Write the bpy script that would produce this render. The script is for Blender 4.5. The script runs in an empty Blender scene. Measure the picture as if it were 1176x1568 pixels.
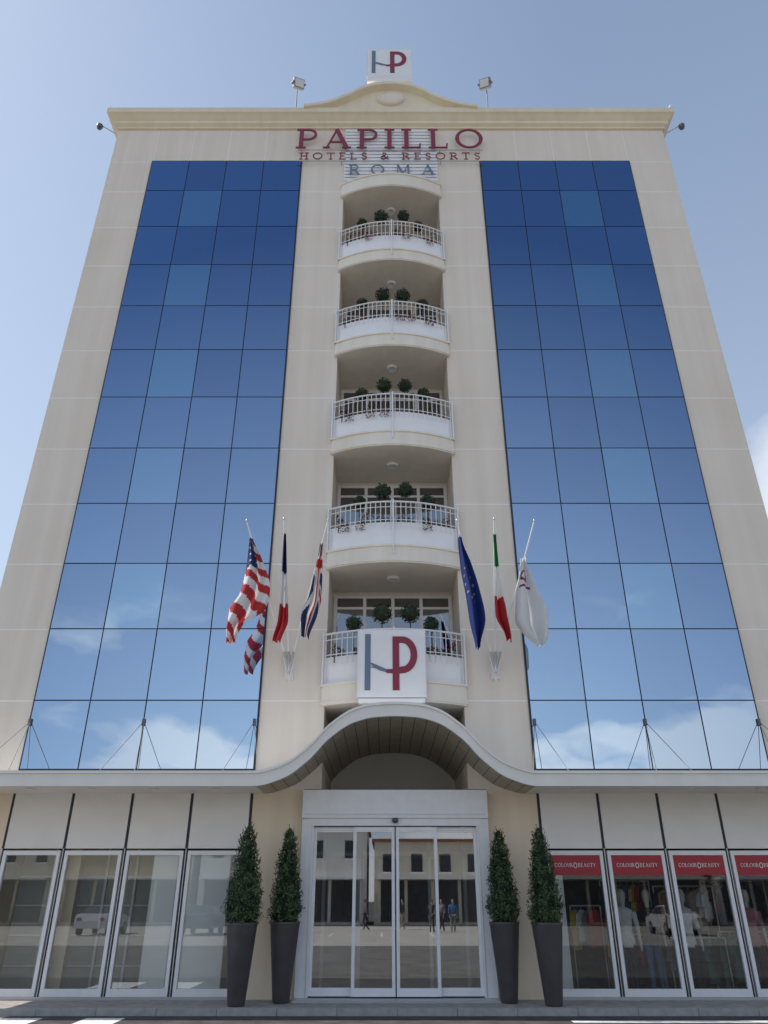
import bpy, math, random
from mathutils import Vector, Matrix, noise
random.seed(7)
R=random.random
def U(a,b): return a+(b-a)*random.random()
scene=bpy.context.scene
scene.view_settings.view_transform='Standard'
scene.view_settings.look='None'
scene.view_settings.exposure=0

# ------------------------------------------------------------ materials
def mat(name,col,rough=0.6,metal=0.0,var=0.0,scale=6.0,bump=0.0,bscale=40.0,spec=None,emis=None):
    m=bpy.data.materials.new(name); m.use_nodes=True
    nt=m.node_tree; b=nt.nodes['Principled BSDF']
    b.inputs['Base Color'].default_value=(*col,1)
    b.inputs['Roughness'].default_value=rough
    b.inputs['Metallic'].default_value=metal
    if spec is not None: b.inputs['Specular IOR Level'].default_value=spec
    if var>0:
        tc=nt.nodes.new('ShaderNodeTexCoord')
        n=nt.nodes.new('ShaderNodeTexNoise'); n.inputs['Scale'].default_value=scale; n.inputs['Detail'].default_value=6
        nt.links.new(tc.outputs['Object'],n.inputs['Vector'])
        r=nt.nodes.new('ShaderNodeValToRGB')
        r.color_ramp.elements[0].position=0.3; r.color_ramp.elements[1].position=0.7
        r.color_ramp.elements[0].color=(*[c*(1-var) for c in col],1)
        r.color_ramp.elements[1].color=(*[min(1,c*(1+var)) for c in col],1)
        nt.links.new(n.outputs['Fac'],r.inputs['Fac']); nt.links.new(r.outputs['Color'],b.inputs['Base Color'])
    if bump>0:
        tc=nt.nodes.new('ShaderNodeTexCoord')
        n=nt.nodes.new('ShaderNodeTexNoise'); n.inputs['Scale'].default_value=bscale; n.inputs['Detail'].default_value=4
        nt.links.new(tc.outputs['Object'],n.inputs['Vector'])
        bp=nt.nodes.new('ShaderNodeBump'); bp.inputs['Strength'].default_value=bump; bp.inputs['Distance'].default_value=0.02
        nt.links.new(n.outputs['Fac'],bp.inputs['Height']); nt.links.new(bp.outputs['Normal'],b.inputs['Normal'])
    return m
def stucco(name,col):
    m=mat(name,col,0.85,bump=0.25,bscale=60)
    nt=m.node_tree; b=nt.nodes['Principled BSDF']
    tc=nt.nodes.new('ShaderNodeTexCoord')
    n1=nt.nodes.new('ShaderNodeTexNoise'); n1.inputs['Scale'].default_value=0.35; n1.inputs['Detail'].default_value=8
    nt.links.new(tc.outputs['Object'],n1.inputs['Vector'])
    mp=nt.nodes.new('ShaderNodeMapping'); mp.inputs['Scale'].default_value=(3.5,3.5,0.12)
    nt.links.new(tc.outputs['Object'],mp.inputs['Vector'])
    n2=nt.nodes.new('ShaderNodeTexNoise'); n2.inputs['Scale'].default_value=1.0; n2.inputs['Detail'].default_value=6
    nt.links.new(mp.outputs['Vector'],n2.inputs['Vector'])
    a=nt.nodes.new('ShaderNodeMath'); a.operation='ADD'
    nt.links.new(n1.outputs['Fac'],a.inputs[0]); nt.links.new(n2.outputs['Fac'],a.inputs[1])
    r=nt.nodes.new('ShaderNodeMapRange'); r.inputs['From Min'].default_value=0.7; r.inputs['From Max'].default_value=1.3
    nt.links.new(a.outputs[0],r.inputs['Value'])
    mx=nt.nodes.new('ShaderNodeMix'); mx.data_type='RGBA'
    mx.inputs[6].default_value=(*[c*k for c,k in zip(col,(0.91,0.89,0.87))],1)
    mx.inputs[7].default_value=(*[min(1,c*1.04) for c in col],1)
    nt.links.new(r.outputs['Result'],mx.inputs[0]); nt.links.new(mx.outputs[2],b.inputs['Base Color'])
    return m
def glass_mix(name,tint,gloss,refl=(0.9,0.93,0.97)):
    m=bpy.data.materials.new(name); m.use_nodes=True; nt=m.node_tree
    nt.nodes.remove(nt.nodes['Principled BSDF']); out=nt.nodes['Material Output']
    t=nt.nodes.new('ShaderNodeBsdfTransparent'); t.inputs['Color'].default_value=(*tint,1)
    g=nt.nodes.new('ShaderNodeBsdfGlossy'); g.inputs['Roughness'].default_value=0.01; g.inputs['Color'].default_value=(*refl,1)
    lw=nt.nodes.new('ShaderNodeLayerWeight'); lw.inputs['Blend'].default_value=0.3
    mr=nt.nodes.new('ShaderNodeMapRange'); mr.inputs['To Min'].default_value=gloss; mr.inputs['To Max'].default_value=1.0
    nt.links.new(lw.outputs['Fresnel'],mr.inputs['Value'])
    mx=nt.nodes.new('ShaderNodeMixShader')
    nt.links.new(mr.outputs['Result'],mx.inputs[0]); nt.links.new(t.outputs[0],mx.inputs[1]); nt.links.new(g.outputs[0],mx.inputs[2])
    nt.links.new(mx.outputs[0],out.inputs['Surface'])
    return m
def coated(name,k,base,near=(0.58,0.70,0.81),far=(0.085,0.155,0.30)):
    # solar-control glass: the reflected sky's pale-to-dark falloff is put into the tint by angle
    m=bpy.data.materials.new(name); m.use_nodes=True; nt=m.node_tree
    nt.nodes.remove(nt.nodes['Principled BSDF']); out=nt.nodes['Material Output']
    d=nt.nodes.new('ShaderNodeBsdfDiffuse'); d.inputs['Color'].default_value=(*base,1)
    g=nt.nodes.new('ShaderNodeBsdfGlossy'); g.inputs['Roughness'].default_value=0.015
    lw=nt.nodes.new('ShaderNodeLayerWeight'); lw.inputs['Blend'].default_value=0.5
    r=nt.nodes.new('ShaderNodeMapRange'); r.inputs['From Min'].default_value=0.02; r.inputs['From Max'].default_value=0.34
    nt.links.new(lw.outputs['Facing'],r.inputs['Value'])
    pw=nt.nodes.new('ShaderNodeMath'); pw.operation='POWER'; pw.inputs[1].default_value=0.62
    nt.links.new(r.outputs[0],pw.inputs[0])
    mx=nt.nodes.new('ShaderNodeMix'); mx.data_type='RGBA'
    mx.inputs[6].default_value=(*[c*k for c in near],1); mx.inputs[7].default_value=(*[c*k for c in far],1)
    nt.links.new(pw.outputs[0],mx.inputs[0]); nt.links.new(mx.outputs[2],g.inputs['Color'])
    tc=nt.nodes.new('ShaderNodeTexCoord'); n=nt.nodes.new('ShaderNodeTexNoise'); n.inputs['Scale'].default_value=0.9; n.inputs['Detail'].default_value=1
    nt.links.new(tc.outputs['Object'],n.inputs['Vector'])
    bp=nt.nodes.new('ShaderNodeBump'); bp.inputs['Strength'].default_value=0.10; bp.inputs['Distance'].default_value=0.05
    nt.links.new(n.outputs['Fac'],bp.inputs['Height']); nt.links.new(bp.outputs['Normal'],g.inputs['Normal'])
    ad=nt.nodes.new('ShaderNodeAddShader')
    nt.links.new(d.outputs[0],ad.inputs[0]); nt.links.new(g.outputs[0],ad.inputs[1])
    nt.links.new(ad.outputs[0],out.inputs['Surface'])
    return m

WALL=stucco('stucco_cream',(0.79,0.72,0.63))
WALLW=stucco('stucco_cornice',(0.78,0.70,0.54))
WALLG=stucco('stucco_ground',(0.82,0.70,0.54))
JOINT=mat('joint_light',(0.90,0.87,0.83),0.8)
JDARK=mat('joint_dark',(0.03,0.035,0.05),0.6)
WHITE=mat('white_paint',(0.84,0.84,0.84),0.4,var=0.03,scale=3)
FRAME=mat('white_frame',(0.80,0.80,0.81),0.35,var=0.04,scale=5)
PANELW=mat('panel_white',(0.82,0.80,0.77),0.55,var=0.04,scale=1.5)
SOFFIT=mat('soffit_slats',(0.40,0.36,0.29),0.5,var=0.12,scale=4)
SOFCEIL=stucco('stucco_ceiling',(0.76,0.71,0.63))
GLB=[coated('glass_blue_a',1.0,(0.004,0.011,0.032)),coated('glass_blue_b',0.96,(0.004,0.010,0.030)),coated('glass_blue_c',1.04,(0.004,0.012,0.034))]
GLL=coated('glass_light',1.02,(0.009,0.028,0.052),(0.57,0.71,0.80),(0.095,0.19,0.33))
GCLR=glass_mix('shop_glass_left',(0.88,0.91,0.90),0.17)
GSHOP=glass_mix('shop_glass_right',(0.80,0.83,0.83),0.07)
GDOOR=glass_mix('door_glass',(0.72,0.76,0.75),0.30)
GWIN=glass_mix('window_glass',(0.35,0.40,0.42),0.25)
METAL=mat('metal_grey',(0.55,0.56,0.58),0.35,0.8)
RODM=mat('rod_grey',(0.22,0.22,0.23),0.6)
DARKM=mat('metal_dark',(0.10,0.10,0.11),0.4,0.3)
RED=mat('letter_red',(0.24,0.018,0.045),0.4)
LGREY=mat('letter_grey',(0.14,0.19,0.27),0.4)
SLAT=mat('louvre_white',(0.84,0.84,0.84),0.5)
INTW=mat('interior_wall',(0.75,0.72,0.66),0.8,var=0.06,scale=2)
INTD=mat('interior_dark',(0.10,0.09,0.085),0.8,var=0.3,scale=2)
INTF=mat('interior_floor',(0.45,0.42,0.38),0.3)
BLIND=mat('blind_white',(0.86,0.86,0.84),0.7)
SCREEN=mat('screen_grey',(0.46,0.46,0.42),0.7,var=0.06,scale=1.2)

# ------------------------------------------------------------ mesh builder
class MB:
    def __init__(s): s.v=[]; s.f=[]; s.m=[]; s.mats=[]; s.sm=[]
    def mi(s,mt):
        if mt not in s.mats: s.mats.append(mt)
        return s.mats.index(mt)
    def face(s,pts,mt,sm=False):
        i=len(s.v); s.v+= [tuple(p) for p in pts]; s.f.append(list(range(i,i+len(pts)))); s.m.append(s.mi(mt)); s.sm.append(sm)
    def mesh(s,vs,fs,mt,sm=False):
        i=len(s.v); s.v+=[tuple(p) for p in vs]; k=s.mi(mt)
        for f in fs: s.f.append([i+j for j in f]); s.m.append(k); s.sm.append(sm)
    def pane(s,x0,x1,y,z0,z1,mt):
        s.face([(x0,y,z0),(x1,y,z0),(x1,y,z1),(x0,y,z1)],mt)
    def box(s,x0,x1,y0,y1,z0,z1,mt):
        if x0>x1:x0,x1=x1,x0
        if y0>y1:y0,y1=y1,y0
        if z0>z1:z0,z1=z1,z0
        vs=[(x0,y0,z0),(x1,y0,z0),(x1,y1,z0),(x0,y1,z0),(x0,y0,z1),(x1,y0,z1),(x1,y1,z1),(x0,y1,z1)]
        s.mesh(vs,[(3,2,1,0),(4,5,6,7),(0,1,5,4),(1,2,6,5),(2,3,7,6),(3,0,4,7)],mt)
    def tube(s,p0,p1,r0,r1=None,n=8,mt=None,sm=True,caps=True):
        if r1 is None:r1=r0
        p0=Vector(p0);p1=Vector(p1);d=(p1-p0).normalized()
        a=d.orthogonal().normalized();b=d.cross(a)
        vs=[];fs=[]
        for p,r in ((p0,r0),(p1,r1)):
            for i in range(n):
                t=2*math.pi*i/n; vs.append(p+a*math.cos(t)*r+b*math.sin(t)*r)
        for i in range(n):
            j=(i+1)%n; fs.append((i,j,n+j,n+i))
        s.mesh(vs,fs,mt,sm)
        if caps:
            s.face([vs[i] for i in range(n-1,-1,-1)],mt); s.face([vs[n+i] for i in range(n)],mt)
    def path(s,pts,r,n=6,mt=None):
        for a,b in zip(pts[:-1],pts[1:]): s.tube(a,b,r,r,n,mt)
    def lathe(s,c,prof,n,mt,sx=1,sy=1,sm=True):
        vs=[];fs=[]
        for (r,z) in prof:
            for i in range(n):
                t=2*math.pi*i/n; vs.append((c[0]+r*sx*math.cos(t),c[1]+r*sy*math.sin(t),c[2]+z))
        for k in range(len(prof)-1):
            for i in range(n):
                j=(i+1)%n; fs.append((k*n+i,k*n+j,(k+1)*n+j,(k+1)*n+i))
        s.mesh(vs,fs,mt,sm)
    def stroke(s,pts,w,mt,y0,y1):
        n=len(pts); L=[];Rr=[]
        ws=list(w) if isinstance(w,(list,tuple)) else [w]*n
        while len(ws)<n: ws.append(ws[-1])
        for i,p in enumerate(pts):
            a=pts[max(0,i-1)];b=pts[min(n-1,i+1)]
            dx,dz=b[0]-a[0],b[1]-a[1]; l=math.hypot(dx,dz) or 1
            nx,nz=-dz/l,dx/l; h=ws[i]/2
            L.append((p[0]+nx*h,p[1]+nz*h)); Rr.append((p[0]-nx*h,p[1]-nz*h))
        vs=[];fs=[]
        for i in range(n):
            vs+=[(L[i][0],y0,L[i][1]),(Rr[i][0],y0,Rr[i][1]),(Rr[i][0],y1,Rr[i][1]),(L[i][0],y1,L[i][1])]
        for i in range(n-1):
            a=i*4;b=a+4
            fs+=[(a,a+1,b+1,b),(a+1,a+2,b+2,b+1),(a+3,a,b,b+3)]
        fs+=[(0,3,2,1),((n-1)*4,(n-1)*4+1,(n-1)*4+2,(n-1)*4+3)]
        s.mesh(vs,fs,mt)
    def build(s,name,parent=None,loc=None):
        me=bpy.data.meshes.new(name); me.from_pydata(s.v,[],s.f)
        for m in s.mats: me.materials.append(m)
        me.polygons.foreach_set('material_index',s.m); me.polygons.foreach_set('use_smooth',s.sm)
        me.update()
        o=bpy.data.objects.new(name,me); scene.collection.objects.link(o)
        if parent: o.parent=parent
        if loc: o.location=loc
        return o
def empty(name,loc=(0,0,0)):
    o=bpy.data.objects.new(name,None); scene.collection.objects.link(o); o.location=loc; o.empty_display_size=0.3; return o

hotel=empty('hotel_building')
HW=9.1; G0=2.9; G1=7.72; RC=1.5; ZB=3.98; ZT=22.81; ZW=24.42; DEP=14.0

# ------------------------------------------------------------ main walls
b=MB()
for s in (-1,1):
    b.box(s*RC,s*HW,0,DEP,3.60,ZW,WALL)
    b.box(s*G1,s*HW,0,DEP,0,3.60,WALLG)
    b.box(s*1.86,s*G0,0,6,0,3.60,WALLG)
b.box(-RC,RC,1.4,DEP,5.35,ZW,SOFCEIL)
b.box(-RC,RC,0,1.4,21.5,ZW,WALL)
b.box(-RC,RC,2.9,DEP,3.75,5.35,WALLG)
b.build('walls',hotel)
b=MB()
b.box(-G1,G1,6.0,6.2,0,3.6,INTW)
b.box(-G1,G1,0.02,6.0,-0.02,0.035,INTF)
b.box(-1.86,1.86,0.05,6,3.35,3.6,INTW)
for s in (-1,1): b.box(s*G0,s*G1,0.12,6.0,3.42,3.598,INTW)
b.build('ground_floor_interior',hotel)

rows=[ZB,ZB+1.415]
for i in range(10): rows.append(rows[-1]+1.6)
rows.append(ZT)
b=MB()
for z in rows[1:-1]+[ZT]:
    for s in (-1,1):
        b.box(s*(G1+0.06),s*HW,-0.004,0.0,z-0.014,z+0.014,JOINT)
        b.box(s*(RC+0.0),s*(G0-0.04),-0.004,0.0,z-0.014,z+0.014,JOINT)
for s in (-1,1):
    for i in range(5):
        x=s*(G0+i*(G1-G0)/4)
        b.box(x-0.009,x+0.009,-0.004,0.0,ZT+0.06,ZW-0.02,JOINT)
b.build('wall_joints',hotel)

# ------------------------------------------------------------ curtain glazing
b=MB(); 
for s in (-1,1):
    b.box(s*(G0-0.025),s*(G1+0.025),-0.035,0.0,ZB-0.3,ZT+0.03,JDARK)
b.build('glazing_subframe',hotel)
b=MB(); cw=(G1-G0)/4
for s in (-1,1):
    for c in range(4):
        for r in range(12):
            x0=G0+c*cw; x1=x0+cw; z0=rows[r]; z1=rows[r+1]
            if s<0: x0,x1=-x1,-x0
            g=0.013
            light=(r%2==0 and r<12 and r>0 and c==2)
            mt=GLL if light else random.choice(GLB)
            tx=U(-1,1)*0.003; tz=U(-1,1)*0.003
            if light: tz-=0.008
            def yy(x,z): return -0.055+tx*(x-(x0+x1)/2)+tz*(z-(z0+z1)/2)
            pts=[(x0+g,z0+g),(x1-g,z0+g),(x1-g,z1-g),(x0+g,z1-g)]
            b.face([(x,yy(x,z),z) for x,z in pts],mt)
            for k in range(4):
                (xa,za),(xb,zb)=pts[k],pts[(k+1)%4]
                b.face([(xa,-0.036,za),(xb,-0.036,zb),(xb,yy(xb,zb),zb),(xa,yy(xa,za),za)],JDARK)
b.build('curtain_wall_panes',hotel)

# ------------------------------------------------------------ cornice and pediment
def interp(tab,x):
    n=len(tab)
    if x<=tab[0][0]: return tab[0][1]
    if x>=tab[-1][0]: return tab[-1][1]
    sl=[(tab[i+1][1]-tab[i][1])/(tab[i+1][0]-tab[i][0]) for i in range(n-1)]
    ms=[0]*n
    for i in range(1,n-1): ms[i]=0 if sl[i-1]*sl[i]<=0 else 2*sl[i-1]*sl[i]/(sl[i-1]+sl[i])
    for i in range(n-1):
        if x<=tab[i+1][0]:
            h=tab[i+1][0]-tab[i][0]; t=(x-tab[i][0])/h
            return (2*t**3-3*t*t+1)*tab[i][1]+(t**3-2*t*t+t)*h*ms[i]+(-2*t**3+3*t*t)*tab[i+1][1]+(t**3-t*t)*h*ms[i+1]
b=MB()
prof=[(0.0,24.42),(0.07,24.42),(0.07,24.50),(0.16,24.56),(0.16,24.68),(0.30,24.82),(0.36,24.86),(0.36,25.08),(0.0,25.14)]
for i in range(len(prof)-1):
    (a,za),(c,zc)=prof[i],prof[i+1]
    b.face([(-HW-a,-a,za),(HW+a,-a,za),(HW+c,-c,zc),(-HW-c,-c,zc)],WALLW)
for s in (-1,1):
    for i in range(len(prof)-1):
        (a,za),(c,zc)=prof[i],prof[i+1]
        b.face([(s*(HW+a),-a,za),(s*(HW+a),DEP,za),(s*(HW+c),DEP,zc),(s*(HW+c),-c,zc)],WALLW)
b.box(-HW,HW,0.0,DEP,ZW,25.10,WALLW)
ptab=[(0,1.0),(0.5,0.95),(0.95,0.78),(1.4,0.50),(1.9,0.24),(2.4,0.07),(2.9,0)]
def pz(x): return 25.14+1.22*interp(ptab,abs(x))
N=60; xs=[-2.9+5.8*i/N for i in range(N+1)]
for i in range(N):
    xa,xb=xs[i],xs[i+1]; za,zb=pz(xa),pz(xb)
    b.face([(xa,-0.22,24.84),(xb,-0.22,24.84),(xb,-0.22,zb-0.16),(xa,-0.22,za-0.16)],WALLW,True)
    b.face([(xa,-0.22,za-0.16),(xb,-0.22,zb-0.16),(xb,-0.44,zb-0.10),(xa,-0.44,za-0.10)],WALLW,True)
    b.face([(xa,-0.44,za-0.10),(xb,-0.44,zb-0.10),(xb,-0.44,zb+0.03),(xa,-0.44,za+0.03)],WALLW,True)
    b.face([(xa,-0.44,za+0.03),(xb,-0.44,zb+0.03),(xb,0.35,zb+0.03),(xa,0.35,za+0.03)],WALLW,True)
    b.face([(xa,0.35,25.1),(xb,0.35,25.1),(xb,0.35,zb+0.03),(xa,0.35,za+0.03)],WALLW)
ring=[]
for k,(rr,yy_) in enumerate([(0.46,-0.222),(0.46,-0.30),(0.40,-0.34),(0.34,-0.29),(0.2,-0.33),(0.01,-0.35)]):
    ring.append([(rr*math.cos(2*math.pi*i/32),yy_-0.001,25.72+rr*0.75*math.sin(2*math.pi*i/32)) for i in range(32)])
for k in range(5):
    for i in range(32):
        j=(i+1)%32; b.face([ring[k][i],ring[k][j],ring[k+1][j],ring[k+1][i]],WALL,True)
b.build('cornice_and_pediment',hotel)

# ------------------------------------------------------------ balconies
def arcy(x,off=0.0,hw=1.56): return -0.08-0.42*(1-(x/hw)**2)+off
def arc_solid(b,z0,z1,off,mt,hw=1.56,yb=0.0,n=28,mtb=None):
    xs=[-hw+2*hw*i/n for i in range(n+1)]
    for i in range(n):
        xa,xb=xs[i],xs[i+1]; ya,yb_=arcy(xa,off,hw),arcy(xb,off,hw)
        b.face([(xa,ya,z0),(xb,yb_,z0),(xb,yb_,z1),(xa,ya,z1)],mt,True)
        b.face([(xa,yb,z0),(xb,yb,z0),(xb,yb_,z0),(xa,ya,z0)],mtb or mt)
        b.face([(xa,ya,z1),(xb,yb_,z1),(xb,yb,z1),(xa,yb,z1)],mt)
    for x in (-hw,hw):
        b.face([(x,yb,z0),(x,arcy(x,off,hw),z0),(x,arcy(x,off,hw),z1),(x,yb,z1)],mt)
def arc_sheet(b,z0,z1,off,th,mt,hw=1.53,n=28):
    xs=[-hw+2*hw*i/n for i in range(n+1)]
    for i in range(n):
        xa,xb=xs[i],xs[i+1]
        for o in (off,off+th): b.face([(xa,arcy(xa,o),z0),(xb,arcy(xb,o),z0),(xb,arcy(xb,o),z1),(xa,arcy(xa,o),z1)],mt,True)
        b.face([(xa,arcy(xa,off),z1),(xb,arcy(xb,off),z1),(xb,arcy(xb,off+th),z1),(xa,arcy(xa,off+th),z1)],mt)
PAR=mat('parapet_white',(0.86,0.86,0.87),0.45,var=0.03,scale=3)
FASC=stucco('stucco_fascia',(0.84,0.79,0.70))
LEAF=[mat('leaf_a',(0.040,0.075,0.026),0.6),mat('leaf_b',(0.07,0.115,0.036),0.55),mat('leaf_c',(0.018,0.036,0.015),0.7)]
FLOW=[mat('flower_red',(0.40,0.015,0.03),0.6),mat('flower_pink',(0.5,0.10,0.18),0.6)]
BARK=mat('bark',(0.09,0.06,0.04),0.9,var=0.3,scale=20,bump=0.4)
def leafquad(b,p,n,s,mt):
    n=n.normalized(); a=n.orthogonal().normalized(); c=n.cross(a); t=U(0,6.28)
    a2=a*math.cos(t)+c*math.sin(t); c2=n.cross(a2)
    b.face([p-a2*s,p-c2*s*0.55,p+a2*s,p+c2*s*0.55],mt)
def rv():
    while True:
        v=Vector((U(-1,1),U(-1,1),U(-1,1)))
        if 0.05<v.length<1: return v.normalized()
def ball(b,c,r,n=300,s=0.032):
    c=Vector(c)
    b.lathe(c,[(0.01,-r*0.8)]+[(r*0.8*math.sin(a),-r*0.8*math.cos(a)) for a in (0.5,1,1.5,2,2.6)]+[(0.01,r*0.8)],10,LEAF[2])
    for _ in range(n):
        d=rv(); lump=1+0.14*noise.noise(d*3+c)
        p=c+d*r*lump*U(0.8,1.06); leafquad(b,p,d+rv()*0.9,s*U(0.7,1.3),random.choice((LEAF[0],LEAF[2],LEAF[2])))
SB=[5.27+3.165*i for i in range(5)]; ZTOPF=21.06
b=MB()
for lv,z in enumerate(SB+[ZTOPF]):
    th=0.40 if lv<5 else 0.52
    arc_solid(b,z,z+th,0.0,FASC,mtb=SOFCEIL)
    arc_solid(b,z+th,z+th+0.05,-0.03,FASC,hw=1.59)
    arc_solid(b,z+0.031,z+0.07,-0.02,FASC,hw=1.58)
    if lv<5: b.box(-RC,RC,0.0,1.4,z,z+0.40,SOFCEIL)
    else:
        b.box(-RC,RC,0.001,1.4,z,z+0.438,SOFCEIL)
b.build('balcony_slabs',hotel)
rail=MB(); par=MB(); lamps=MB(); win=MB()
for lv,z in enumerate(SB):
    f=z+0.45
    arc_sheet(par,f+0.02,f+0.60,0.05,0.02,PAR)
    hw=1.56
    for zz,r in ((f+1.12,0.024),(f+0.98,0.012),(f+0.64,0.012)):
        pts=[(x,arcy(x,0.0),zz) for x in [-hw+2*hw*i/20 for i in range(21)]]
        pts=[(-hw,0.05,zz)]+pts+[(hw,0.05,zz)]
        rail.path(pts,r,6,FRAME)
    nb=25
    for i in range(nb+1):
        x=-1.5+3.0*i/nb
        rail.tube((x,arcy(x,0.0),f+0.0 if i in(0,nb) else f+0.42),(x,arcy(x,0.0),f+1.12),0.011,0.011,5,FRAME,caps=False)
    for x in (-1.56,0,1.56):
        y=arcy(x,-0.03)
        rail.tube((x,y,f-0.25 if x==0 else f-0.05),(x,y,f+1.16),0.022,0.022,8,FRAME)
    zc=(SB[lv+1] if lv<4 else ZTOPF)
    lamps.lathe((0,0.45,zc),[(0.15,0),(0.15,-0.05),(0.11,-0.07),(0.105,-0.05),(0.01,-0.075)],20,FRAME)
    zt=zc-0.10; zb=z+0.42; y=1.36
    win.box(-1.45,1.45,y,y+0.035,zt-0.07,zt,FRAME)
    win.box(-1.45,1.45,y,y+0.035,zt-0.36,zt-0.30,FRAME)
    win.box(-1.45,1.45,y,y+0.035,zb,zb+0.1,FRAME)
    for x in (-1.42,-0.70,0.0,0.70,1.42): win.box(x-0.04,x+0.04,y-0.01,y+0.03,zb,zt,FRAME)
    win.box(-1.42,1.42,y+0.012,y+0.018,zb,zt,GWIN)
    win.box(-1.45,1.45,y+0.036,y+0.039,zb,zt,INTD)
rail.build('balcony_railings',hotel); par.build('balcony_parapets',hotel); lamps.build('balcony_ceiling_lamps',hotel); win.build('balcony_windows',hotel)

POT=mat('pot_anthracite',(0.07,0.066,0.07),0.45,var=0.12,scale=5)
for lv,z in enumerate(SB):
    f=z+0.45
    b=MB()
    for (x,y,r,h) in ((-0.26,-0.22,0.21,1.57),(0.34,-0.20,0.20,1.55),(-0.85,-0.12,0.17,1.32),(0.86,-0.12,0.17,1.32)):
        x+=U(-0.05,0.05); h+=U(-0.06,0.06)+0.02*lv; r*=U(0.90,1.10)
        b.lathe((x,y,f-0.05),[(0.01,0),(0.11,0),(0.15,0.34),(0.13,0.34),(0.01,0.3)],12,POT)
        b.tube((x,y,f+0.25),(x,y,f+h-r*0.6),0.018,0.013,6,BARK)
        ball(b,(x,y,f+h),r)
    b.build('balcony_topiary')
    b=MB()
    yb=lambda x: arcy(x)+0.2
    for k in range(4):
        x0=-1.3+k*0.68
        for xa in [x0+0.2]:
            b.box(xa-0.22,xa+0.22,yb(xa)-0.07,yb(xa)+0.07,f+0.46,f+0.62,POT)
    dens=interp([(0,0.9),(1,0.8),(2,1.1),(3,1.4),(4,1.0)],lv)
    for _ in range(int(1600*dens)+300):
        x=U(-1.4,1.4); cl=noise.noise(Vector((x*2.6,lv*3.1,0)))
        if cl<-0.22: continue
        p=Vector((x,yb(x)+U(-0.12,0.08),f+0.58+U(0,0.20+0.4*max(0,cl))))
        leafquad(b,p,rv(),0.03*U(.7,1.3),random.choice(LEAF) if R()>0.25*dens else random.choice(FLOW))
    for k in range(3):
        xk=U(-1.2,1.2)
        for _ in range(60):
            x=xk+U(-0.12,0.12); p=Vector((x,arcy(x)-U(0.0,0.06),f+0.62-U(0,0.22)))
            leafquad(b,p,rv(),0.024,random.choice(LEAF+FLOW))
    b.build('flower_box_plants')

# ------------------------------------------------------------ rooftop lettering
def arc(cx,cz,rx,rz,a0,a1,n=14):
    return [(cx+rx*math.cos(math.radians(a0+(a1-a0)*i/n)),cz+rz*math.sin(math.radians(a0+(a1-a0)*i/n))) for i in range(n+1)]
def glyph(ch):
    T=0.17; t=0.07
    st=lambda x:([(x,0.0),(x,1.0)],T)
    sf=lambda x,z:([(x-0.17,z),(x+0.17,z)],t)
    z0,z1=0.035,0.965
    if ch=='P': return 0.72,[st(.18),sf(.18,z0),([(.02,z1),(.40,z1)]+arc(.40,.71,.26,.255,90,-90)+[(.18,.455)],0.10)]
    if ch=='B': return 0.76,[st(.18),([(.02,z1),(.40,z1)]+arc(.40,.75,.22,.215,90,-90)+[(.18,.535)],0.09),([(.18,.50),(.42,.50)]+arc(.42,.27,.26,.235,90,-90)+[(.02,z0)],0.10)]
    if ch=='R': return 0.80,[st(.18),sf(.18,z0),([(.02,z1),(.40,z1)]+arc(.40,.73,.24,.235,90,-90)+[(.18,.495)],0.10),([(.40,.50),(.72,0.0)],T*.9)]
    if ch=='A': return 0.92,[([(.12,0),(.46,1.0)],t),([(.44,1.0),(.80,0)],T),([(.22,.32),(.68,.32)],t),([(0,z0),(.24,z0)],t),([(.64,z0),(.94,z0)],t)]
    if ch=='I': return 0.38,[st(.19),sf(.19,z0),sf(.19,z1)]
    if ch=='L': return 0.70,[st(.18),sf(.18,z1),([(.02,z0),(.62,z0)],t),([(.62,0),(.64,.24)],t)]
    if ch=='O': return 0.98,[(arc(.49,.5,.40,.46,0,360,28),[0.16-0.07*abs(math.sin(2*math.pi*i/28)) for i in range(29)])]
    if ch=='C': return 0.86,[(arc(.47,.5,.38,.45,45,315,22),0.12)]
    if ch=='U': return 0.84,[([(.16,1),(.16,.35)]+arc(.41,.32,.25,.27,180,360,12)+[(.66,1)],0.12)]
    if ch=='Y': return 0.84,[([(.06,1),(.42,.48)],0.14),([(.78,1),(.42,.48)],0.09),([(.42,.5),(.42,0)],0.15)]
    if ch=='H': return 0.88,[st(.18),st(.70),sf(.18,z0),sf(.18,z1),sf(.70,z0),sf(.70,z1),([(.18,.5),(.70,.5)],t)]
    if ch=='T': return 0.78,[st(.39),sf(.39,z0),([(.04,z1),(.74,z1)],t),([(.05,.80),(.04,1)],t),([(.73,.80),(.74,1)],t)]
    if ch=='E': return 0.68,[st(.18),([(.02,z1),(.60,z1)],t),([(.02,z0),(.62,z0)],t),([(.18,.5),(.48,.5)],t),([(.60,1),(.60,.8)],t),([(.62,0),(.63,.22)],t)]
    if ch=='S': return 0.62,[(arc(.31,.74,.20,.22,30,270,14)+arc(.31,.27,.21,.24,90,-150,14),0.12)]
    if ch=='M': return 1.08,[([(.16,0),(.18,1)],t),([(.18,1),(.54,.08)],T),([(.54,.08),(.88,1)],t),([(.90,1),(.92,0)],T),([(0,z0),(.32,z0)],t),([(.76,z0),(1.08,z0)],t)]
    if ch=='&': return 0.86,[([(.80,.02),(.62,.18)]+[(.28,.62)]+arc(.40,.79,.15,.17,200,-20,10)+[(.34,.48)]+arc(.30,.25,.21,.22,100,300,10)+[(.60,.22),(.76,.50)],0.10)]
    return 0.45,[]
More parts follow.
